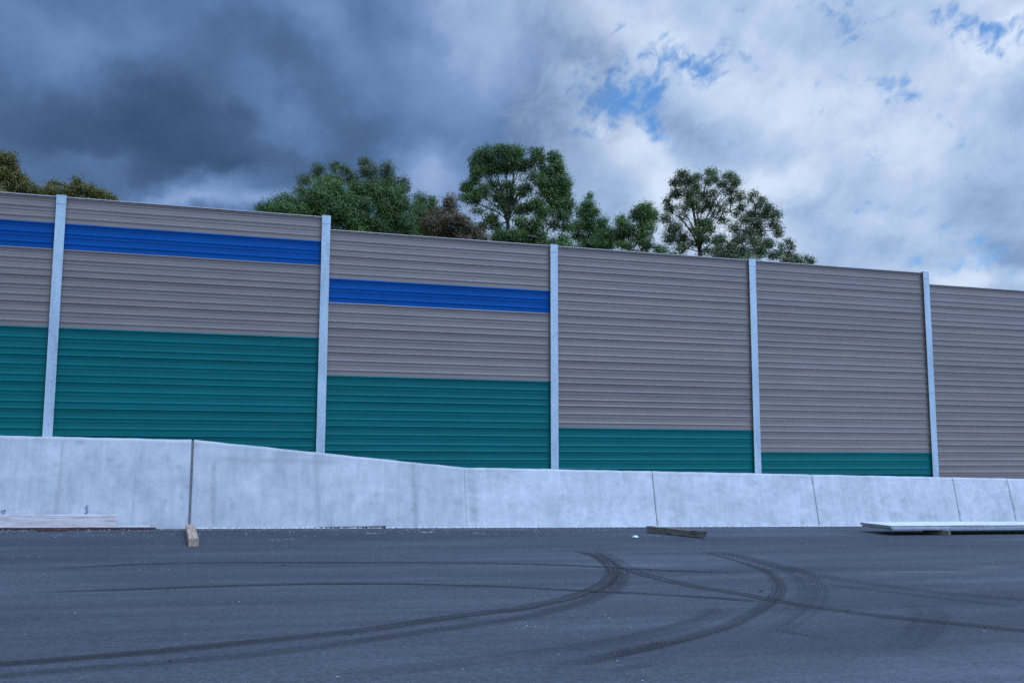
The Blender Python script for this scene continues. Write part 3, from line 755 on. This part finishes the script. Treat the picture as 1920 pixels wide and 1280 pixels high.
for _ in range(1300):                  # thickest at the foot of the barrier
    x = rng.uniform(-2, 14) if rng.random() < .8 else rng.uniform(-4, 26)
    sp.append((x, YB - 0.03 - rng.exponential(0.55)))
for _ in range(260): sp.append((rng.uniform(-6, 20), YB - rng.uniform(0, 14)))
for px, py, n_ in ((528, 1012, 20), (310, 1022, 10), (980, 1173, 14), (1150, 1160, 6), (60, 1045, 5), (800, 998, 60), (700, 1000, 40), (900, 1000, 30)):
    q = on_road(px, py)
    for _ in range(n_): sp.append((q.x + rng.normal(0, .12), q.y + rng.normal(0, .1)))
sp = [s for s in sp if s[1] < YB - 0.01]
tag(crumbs('concrete_crumbs', sp, 0.011, MAT['crumb']), 'pale concrete crumbs and mortar flecks scattered over the asphalt', 'debris', kind='stuff')
# mortar spilt along the foot of the barrier
sp2 = [(rng.uniform(2.7, 24), YB - 0.012 - rng.exponential(0.018)) for _ in range(2600)]
tag(crumbs('mortar_spill', sp2, 0.022, MAT['foam']), 'pale mortar spilt in a thin line along the foot of the barrier', 'debris', kind='stuff')
sp3 = []
for px, py in ((308, 1107), (676, 1094), (650, 1191), (310, 1241), (1586, 1146), (1425, 1109), (1640, 1097), (1218, 1071), (1235, 1072), (1332, 1075), (1360, 1073), (1846, 1178), (1895, 1117), (1440, 1118), (1865, 1106), (1590, 1145), (1890, 1229), (530, 1060), (1428, 1108)):
    q = on_road(px, py); sp3 += [(q.x, q.y), (q.x + .03, q.y + .02)]
tag(crumbs('rubber_crumbs', sp3, 0.016, MAT['rubber']), 'dark crumbs of tyre rubber along the marks on the road', 'debris', kind='stuff')

# ------------------------------------------------------------------ trees behind the wall
LEAF = dict(
    green=m_leaf('leaf_green', (0.027, 0.060, 0.009), (0.086, 0.160, 0.022), (0.148, 0.176, 0.026)),
    dull=m_leaf('leaf_dull', (0.039, 0.060, 0.018), (0.104, 0.147, 0.038), (0.181, 0.144, 0.042)),
    olive=m_leaf('leaf_olive', (0.048, 0.056, 0.008), (0.141, 0.144, 0.022), (0.295, 0.155, 0.033)),
    brown=m_leaf('leaf_brown', (0.040, 0.035, 0.011), (0.126, 0.094, 0.039), (0.218, 0.105, 0.049)),
)
BARK = dict(pale=m_bark('bark_pale', (0.15, 0.14, 0.125), (0.30, 0.28, 0.26)), dark=m_bark('bark_dark', (0.04, 0.035, 0.03), (0.10, 0.09, 0.075)))

def limb(V, Fq, path, r0, r1, sides=6):
    n0 = len(V); m_ = len(path)
    for i, p in enumerate(path):
        d = (path[min(m_-1, i+1)] - path[max(0, i-1)]).normalized()
        a = d.orthogonal().normalized(); b_ = d.cross(a); r = r0 + (r1 - r0) * i / (m_ - 1)
        for s in range(sides):
            t = 2 * math.pi * s / sides; q = p + (a * math.cos(t) + b_ * math.sin(t)) * r; V.append((q.x, q.y, q.z))
    for i in range(m_ - 1):
        for s in range(sides):
            Fq.append((n0 + i*sides + s, n0 + i*sides + (s+1) % sides, n0 + (i+1)*sides + (s+1) % sides, n0 + (i+1)*sides + s))

def bend(a, b_, k, rnd, n=7):
    """a wandering path from a to b that leaves a upwards"""
    d = b_ - a; L = d.length; c1 = a + Vector((d.x * .15, d.y * .15, abs(d.z) * .45 + L * .12 * k)); c2 = a + d * .7 + Vector((0, 0, -L * .02))
    out = []
    for i in range(n + 1):
        t = i / n
        p = a * (1-t)**3 + c1 * (3*t*(1-t)**2) + c2 * (3*t*t*(1-t)) + b_ * t**3
        w = L * 0.016 * (1 if 0 < i < n else 0)
        out.append(p + Vector((rnd.uniform(-w, w), rnd.uniform(-w, w), rnd.uniform(-w, w))))
    return out

def tree(name, label, cat, clumps, Y, trunk_px, leaf, bark, zx, zy, zs, seed, dens=1.0, leafl=0.098, fan=0.0, warm=0.06, group=None):
    """clumps: (x, y, rx, ry, density) read off an enlarged view; (zx, zy, zs) maps them to photo pixels"""
    rnd = random.Random(seed); g = np.random.default_rng(seed)
    dist = (Y - CAM.y)
    cl = []
    xsall = [zx + c[0] / zs for c in clumps]
    width = (max(xsall) - min(xsall)) / F_PX * dist
    for c in clumps:
        px, py = zx + c[0] / zs, zy + c[1] / zs
        dd = rnd.uniform(-.35, .35) * max(1.2, width * 0.55)
        p = on_y(px, py, Y + dd); k = (Y + dd - CAM.y) / F_PX * 1.03 / zs
        rx, rz = c[2] * k, c[3] * k
        cl.append((p, rx, (rx + rz) * .55, rz, c[4] if len(c) > 4 else 1.0))
    low = min(c[0].z - c[3] for c in cl)
    tp = on_y(zx + trunk_px[0] / zs, zy + trunk_px[1] / zs, Y)
    base = Vector((tp.x, Y, ground_z(tp.x) - 0.05))
    # lower limbs of the crown, behind the wall
    zc = sum(c[0].z for c in cl) / len(cl)
    for j in range(5):
        cl.append((Vector((tp.x + rnd.uniform(-.4, .4) * width, Y + rnd.uniform(-.3, .3) * width, low - rnd.uniform(0.1, 1.3))), .75, .75, .55, .8))
    root = empty(name, base); tag(root, label, cat, group)
    # --- foliage
    VV, tone, hue = [], [], []
    for (c, rx, ry, rz, de) in cl:
        area = rx * rz
        nspray = max(6, int(180 * area * (de if de < .2 else 0.25 + 0.75 * de) * dens / 0.35) + 6)
        u = g.normal(size=(nspray, 3)); u /= np.linalg.norm(u, axis=1)[:, None]
        r = g.uniform(0.12, 1.0, nspray) ** 0.5 * np.where(g.random(nspray) < .10, g.uniform(1.0, 1.28, nspray), 1.0)
        lump = 1 + 0.16 * np.sin(u[:, 0] * 5.1 + c.x * 3) * np.sin(u[:, 2] * 4.3 + c.z * 5) + g.normal(0, .09, nspray)
        S = np.array(c) + u * (r * lump)[:, None] * np.array((rx, ry, rz))
        nl = 20
        out = np.repeat(u, nl, 0)
        L = np.repeat(S, nl, 0) + g.normal(size=(nspray * nl, 3)) * (0.105, 0.105, 0.085)
        n = len(L)
        nn = out * 0.95 + np.array((0, 0, 0.45)) + g.normal(size=(n, 3)) * 0.55; nn /= np.linalg.norm(nn, axis=1)[:, None] + 1e-9
        d = g.normal(size=(n, 3)) * 0.5 + out * 0.30 + np.array((0, 0, -0.75)); d -= nn * (d * nn).sum(1)[:, None]; d /= np.linalg.norm(d, axis=1)[:, None] + 1e-9
        wv = np.cross(nn, d)
        ll = leafl * g.uniform(0.6, 1.25, n)[:, None]; ww = ll * 0.19
        a = L - d * ll * .5; b_ = L + d * ll * .5; m0 = L - d * ll * .08
        VV.append(np.stack([a, m0 + wv * ww, b_, m0 - wv * ww], 1).reshape(-1, 3))
        ct = rnd.uniform(-.24, .22)
        st = np.repeat(g.normal(0, .13, nspray), nl)
        tn = np.clip(0.45 + ct + st + g.normal(0, .08, n) , 0, 1)
        hu = np.clip(np.repeat(np.maximum(0, g.normal(-.05, .16, nspray)) + warm * g.random(nspray) , nl) + g.normal(0, .03, n), 0, .85)
        tone.append(np.repeat(tn, 4)); hue.append(np.repeat(hu, 4))
    V = np.concatenate(VV) - np.array(base); Fq = np.arange(len(V)).reshape(-1, 4)
    me = mesh_np('crown', V, Fq)
    for nm, arr in (('tone', tone), ('hue', hue)):
        at = me.attributes.new(nm, 'FLOAT', 'POINT'); at.data.foreach_set('value', np.concatenate(arr).astype(np.float32))
    link('crown', me, LEAF[leaf], root)
    # --- trunk, limbs and twigs
    TV, TF = [], []
    fork = Vector((tp.x, Y, max(base.z + 2.0, min(tp.z, zc))))
    H = max(c[0].z for c in cl) - base.z
    rt = 0.0095 * H
    limb(TV, TF, bend(base, fork, .2, rnd, 6), rt, rt * .62, 9)
    heads = [fork]
    order = sorted(cl, key=lambda c: (c[0] - fork).length)
    nodes = [fork]
    for (c, rx, ry, rz, de) in order:
        cand = sorted(nodes, key=lambda q: (q - c).length + max(0, q.z - c.z) * 2.5 + (q - fork).length * .25)
        s = fork if fan and c.z > fork.z + .6 and rnd.random() < fan else cand[0]
        Lr = (c - s).length
        path = bend(s, c + Vector((0, 0, rz * .35)), 1.0 if s is fork else .6, rnd, 7)
        r0 = rt * ((.34 if fan else .42) if s is fork else .25); limb(TV, TF, path, r0, max(.008, r0 * .25), 5)
        nodes.append(path[4]); nodes.append(path[6])
        for _ in range(3 + int(2 * rx)):
            q = path[rnd.randint(3, 7)]; e = c + Vector((rnd.uniform(-1, 1) * rx, rnd.uniform(-1, 1) * ry, rnd.uniform(-.4, 1) * rz)) * .85
            limb(TV, TF, bend(q, e, .4, rnd, 4), max(.009, r0 * .28), .004, 4)
    TV = np.array(TV) - np.array(base)
    link('trunk', mesh_np('trunk', TV, TF, True), BARK[bark], root)
    return root

GRP = 'trees behind the noise wall'
def T(*a, **k): return tree(*a, group=GRP, **k)
A8 = (460, 260, 3.84); A5 = (840, 250, 5.3333); A4 = (1120, 300, 4.3636); A6 = (0, 270, 6.4)
T('gum_tree', 'bushy olive and rust tinged tree rising at the far left edge above the wall', 'tree',
  [(100, 170, 95, 75), (50, 240, 110, 80), (-60, 300, 130, 120), (130, 280, 80, 60, .7), (70, 350, 140, 80), (150, 440, 130, 90), (290, 440, 60, 75), (280, 520, 120, 80), (60, 520, 140, 90), (380, 550, 90, 50), (450, 570, 60, 45), (-90, 480, 120, 140)],
  24, (60, 640), 'olive', 'dark', *A6, 21, dens=1.1, warm=.25)
T('gum_tree', 'low olive tree with several small tufts, standing behind the leftmost post', 'tree',
  [(650, 500, 75, 60), (590, 560, 80, 60), (680, 580, 100, 60), (800, 530, 38, 55, .7), (820, 600, 70, 50), (930, 470, 52, 62), (930, 560, 90, 80), (1070, 545, 75, 60), (1090, 610, 110, 60), (1220, 600, 80, 52), (1290, 640, 75, 50), (1350, 672, 40, 30), (520, 590, 60, 45)],
  26, (900, 760), 'olive', 'dark', *A6, 22, dens=1.1, warm=.20)
T('gum_tree', 'grey green tree with separate wispy top tufts behind the round green trees', 'tree',
  [(525, 215, 45, 45, .7), (505, 265, 40, 35, .6), (650, 205, 50, 38, .7), (715, 230, 45, 45, .6), (420, 300, 55, 50, .7), (395, 380, 45, 50, .7), (860, 165, 45, 35, .75), (880, 235, 75, 60), (1020, 215, 58, 45, .8), (1010, 290, 80, 60), (770, 285, 60, 50), (1120, 310, 50, 38, .7), (1150, 355, 38, 50, .8), (930, 330, 100, 60), (650, 300, 80, 60), (1060, 370, 90, 60)],
  30, (780, 520), 'dull', 'pale', *A8, 23, dens=.9)
T('round_tree', 'dense round green tree immediately left of the second post from the left', 'tree',
  [(150, 500, 62, 48), (280, 455, 78, 55), (260, 520, 110, 60), (400, 470, 80, 70), (440, 530, 100, 60), (590, 350, 110, 75), (520, 420, 100, 80), (660, 420, 110, 90), (600, 500, 130, 80), (720, 520, 110, 80), (740, 600, 110, 60)],
  18, (560, 640), 'green', 'dark', *A8, 24, dens=1.15)
T('round_tree', 'dense round green tree with a dark trunk, right of the second post from the left', 'tree',
  [(820, 370, 95, 62), (920, 400, 100, 70), (1050, 410, 105, 68), (830, 470, 110, 70), (1000, 490, 110, 75), (1120, 480, 90, 80), (790, 560, 100, 65), (1060, 580, 120, 75), (1150, 600, 90, 90), (940, 610, 70, 50, .5), (820, 640, 110, 50), (1020, 660, 120, 50), (1180, 690, 70, 40)],
  19, (885, 660), 'green', 'dark', *A8, 25, dens=1.15)
T('gum_tree', 'small dark green tree with thin upright tufts between the round and the brown trees', 'tree',
  [(1255, 440, 55, 50, .8), (1240, 510, 70, 60), (1345, 450, 42, 45, .7), (1330, 510, 55, 45, .8), (1290, 570, 80, 60)], 27, (1290, 640), 'green', 'pale', *A8, 26)
T('brown_tree', 'brownish half dead tree left of the tallest tree', 'tree',
  [(1470, 445, 48, 45, .8), (1480, 510, 60, 45, .9), (1380, 545, 80, 50), (1470, 580, 110, 60), (1330, 620, 80, 60), (1420, 660, 130, 60), (1570, 610, 80, 55), (1640, 670, 80, 50), (1530, 690, 120, 50), (1710, 715, 60, 30, .8)], 20, (1460, 760), 'brown', 'dark', *A8, 27, dens=1.1, warm=.3)
T('tall_gum_tree', 'tallest tree, spreading green head over a fan of thin bare stems', 'tree',
  [(400, 210, 130, 85), (560, 180, 130, 85), (690, 200, 100, 80), (310, 270, 90, 80), (300, 370, 80, 90), (430, 340, 130, 90), (580, 320, 130, 100), (720, 320, 110, 90), (270, 470, 60, 50, .8), (190, 550, 75, 70), (170, 640, 60, 50, .7), (290, 610, 90, 75), (370, 560, 60, 80, .6),
   (250, 690, 70, 30, .5), (300, 770, 60, 40, .35), (520, 600, 40, 60, .5), (640, 560, 60, 70, .4), (600, 650, 80, 50, .3), (740, 580, 50, 80, .45), (430, 870, 90, 60), (480, 940, 90, 45, .8), (340, 930, 60, 50, .5), (450, 520, 60, 60, .5), (480, 640, 60, 70, .3), (540, 720, 60, 60, .25), (660, 700, 60, 60, .4), (800, 560, 40, 90, .35), (700, 780, 60, 50, .5), (590, 520, 70, 50, .6), (540, 600, 230, 200, .10), (420, 760, 200, 120, .07), (800, 500, 90, 180, .10)],
  23, (600, 900), 'green', 'dark', *A5, 28, dens=1.2, fan=.8)
T('gum_tree', 'tall dense green tree touching the right side of the tallest tree', 'tree',
  [(880, 195, 75, 65, .8), (930, 260, 60, 70, .6), (840, 290, 60, 70, .7), (850, 420, 45, 70, .5), (1050, 235, 80, 65), (1090, 310, 75, 80), (980, 370, 90, 80), (1110, 400, 90, 80), (930, 480, 75, 80), (1060, 490, 120, 90), (1180, 500, 70, 80), (1000, 590, 120, 90), (1160, 610, 100, 90), (880, 700, 100, 70), (1080, 700, 120, 80), (1200, 720, 80, 80), (780, 760, 90, 70), (970, 800, 130, 80), (1150, 820, 110, 80),
   (720, 880, 80, 60, .8), (880, 900, 110, 70, .7), (760, 970, 90, 70), (1060, 920, 100, 60, .55), (690, 1010, 110, 50, .8), (1180, 940, 80, 60, .6), (960, 1010, 80, 40, .35), (1140, 1040, 70, 40, .4)],
  22, (980, 1090), 'green', 'pale', *A5, 29, dens=1.15)
T('gum_tree', 'pointed small green tree above the third post, right of the tall dense one', 'tree',
  [(1415, 640, 32, 42, .8), (1400, 720, 80, 55), (1450, 790, 75, 65), (1340, 800, 80, 70), (1400, 880, 110, 70), (1290, 930, 100, 70), (1430, 960, 90, 55, .8), (1540, 900, 70, 70), (1560, 980, 80, 60), (1300, 1030, 90, 50), (1420, 1050, 90, 40, .6)],
  25, (1400, 1080), 'green', 'dark', *A5, 30, dens=1.1)
T('round_tree', 'rounded mid height green tree left of the tall airy tree', 'tree',
  [(400, 385, 80, 42), (330, 420, 60, 45), (350, 470, 110, 50), (440, 460, 70, 70), (190, 500, 60, 48), (240, 560, 90, 60), (400, 550, 90, 75), (180, 620, 90, 60), (330, 630, 110, 55, .9), (80, 620, 90, 70), (60, 690, 90, 40), (230, 700, 110, 40), (400, 690, 80, 50, .6), (520, 730, 65, 35)],
  21, (400, 720), 'green', 'dark', *A4, 31, dens=1.15)
T('tall_gum_tree', 'tall airy tree with open gaps between flat clumps and dark slender stems', 'tree',
  [(690, 115, 58, 40), (650, 190, 65, 50), (740, 170, 60, 50), (810, 140, 48, 38, .8), (800, 210, 50, 55, .8), (925, 100, 58, 34, .9), (960, 150, 45, 40, .8), (900, 180, 40, 45, .6), (1080, 130, 65, 36), (1125, 180, 58, 50), (1030, 195, 55, 40), (1080, 255, 75, 35, .7), (640, 275, 60, 45), (750, 270, 80, 55, .9), (860, 290, 80, 50), (950, 280, 45, 50, .7), (790, 350, 90, 50), (920, 360, 75, 50, .9), (850, 410, 70, 32, .7),
   (570, 340, 38, 35, .7), (590, 400, 50, 40), (560, 470, 55, 45, .8), (620, 560, 75, 65), (590, 640, 60, 50), (690, 640, 65, 60, .9), (690, 720, 70, 40, .9), (860, 510, 85, 42), (920, 560, 60, 50), (810, 580, 75, 45, .8), (870, 650, 90, 45, .7), (770, 680, 50, 40, .5), (1170, 300, 42, 60), (1180, 390, 38, 45), (1100, 330, 50, 40, .45), (1030, 390, 50, 50, .4), (1140, 440, 40, 25, .8), (1020, 490, 42, 32, .6), (960, 440, 40, 30, .4), (900, 740, 60, 40, .4), (1050, 450, 120, 160, .05), (690, 520, 100, 140, .05), (700, 400, 70, 90, .35), (980, 660, 60, 60, .4)],
  23, (835, 760), 'dull', 'dark', *A4, 32, dens=1.05, fan=.25)
T('gum_tree', 'broad green tree behind the second post from the right, beside the airy tree', 'tree',
  [(1270, 280, 42, 30, .7), (1250, 330, 32, 35, .4), (1350, 325, 40, 38, .9), (1320, 375, 50, 35, .7), (1400, 390, 50, 45), (1270, 440, 65, 45), (1370, 450, 75, 50), (1460, 450, 45, 50), (1210, 490, 65, 45), (1310, 520, 80, 50), (1440, 530, 55, 40, .8), (1480, 590, 35, 60), (1130, 560, 65, 45, .8), (1230, 590, 75, 55), (1330, 600, 50, 50, .8), (1010, 650, 48, 50, .8), (1160, 650, 80, 55), (1280, 680, 85, 55), (1400, 680, 70, 50), (1090, 720, 70, 50), (1000, 740, 50, 45), (1200, 750, 90, 45), (1340, 760, 90, 50), (1440, 780, 60, 40)],
  20, (1075, 700), 'dull', 'dark', *A4, 33, dens=1.0)
T('gum_tree', 'small thin tree with a few scattered tufts, last on the right above the wall', 'tree',
  [(1565, 670, 38, 30, .7), (1590, 710, 28, 30, .7), (1510, 700, 32, 30, .5), (1500, 760, 50, 40, .8), (1560, 770, 40, 40, .7), (1540, 820, 60, 30), (1625, 800, 38, 36), (1650, 840, 35, 22), (1710, 800, 26, 14, .5), (1755, 820, 28, 26, .8), (1740, 850, 30, 20, .6)],
  22, (1560, 880), 'dull', 'dark', *A4, 34, dens=.9)
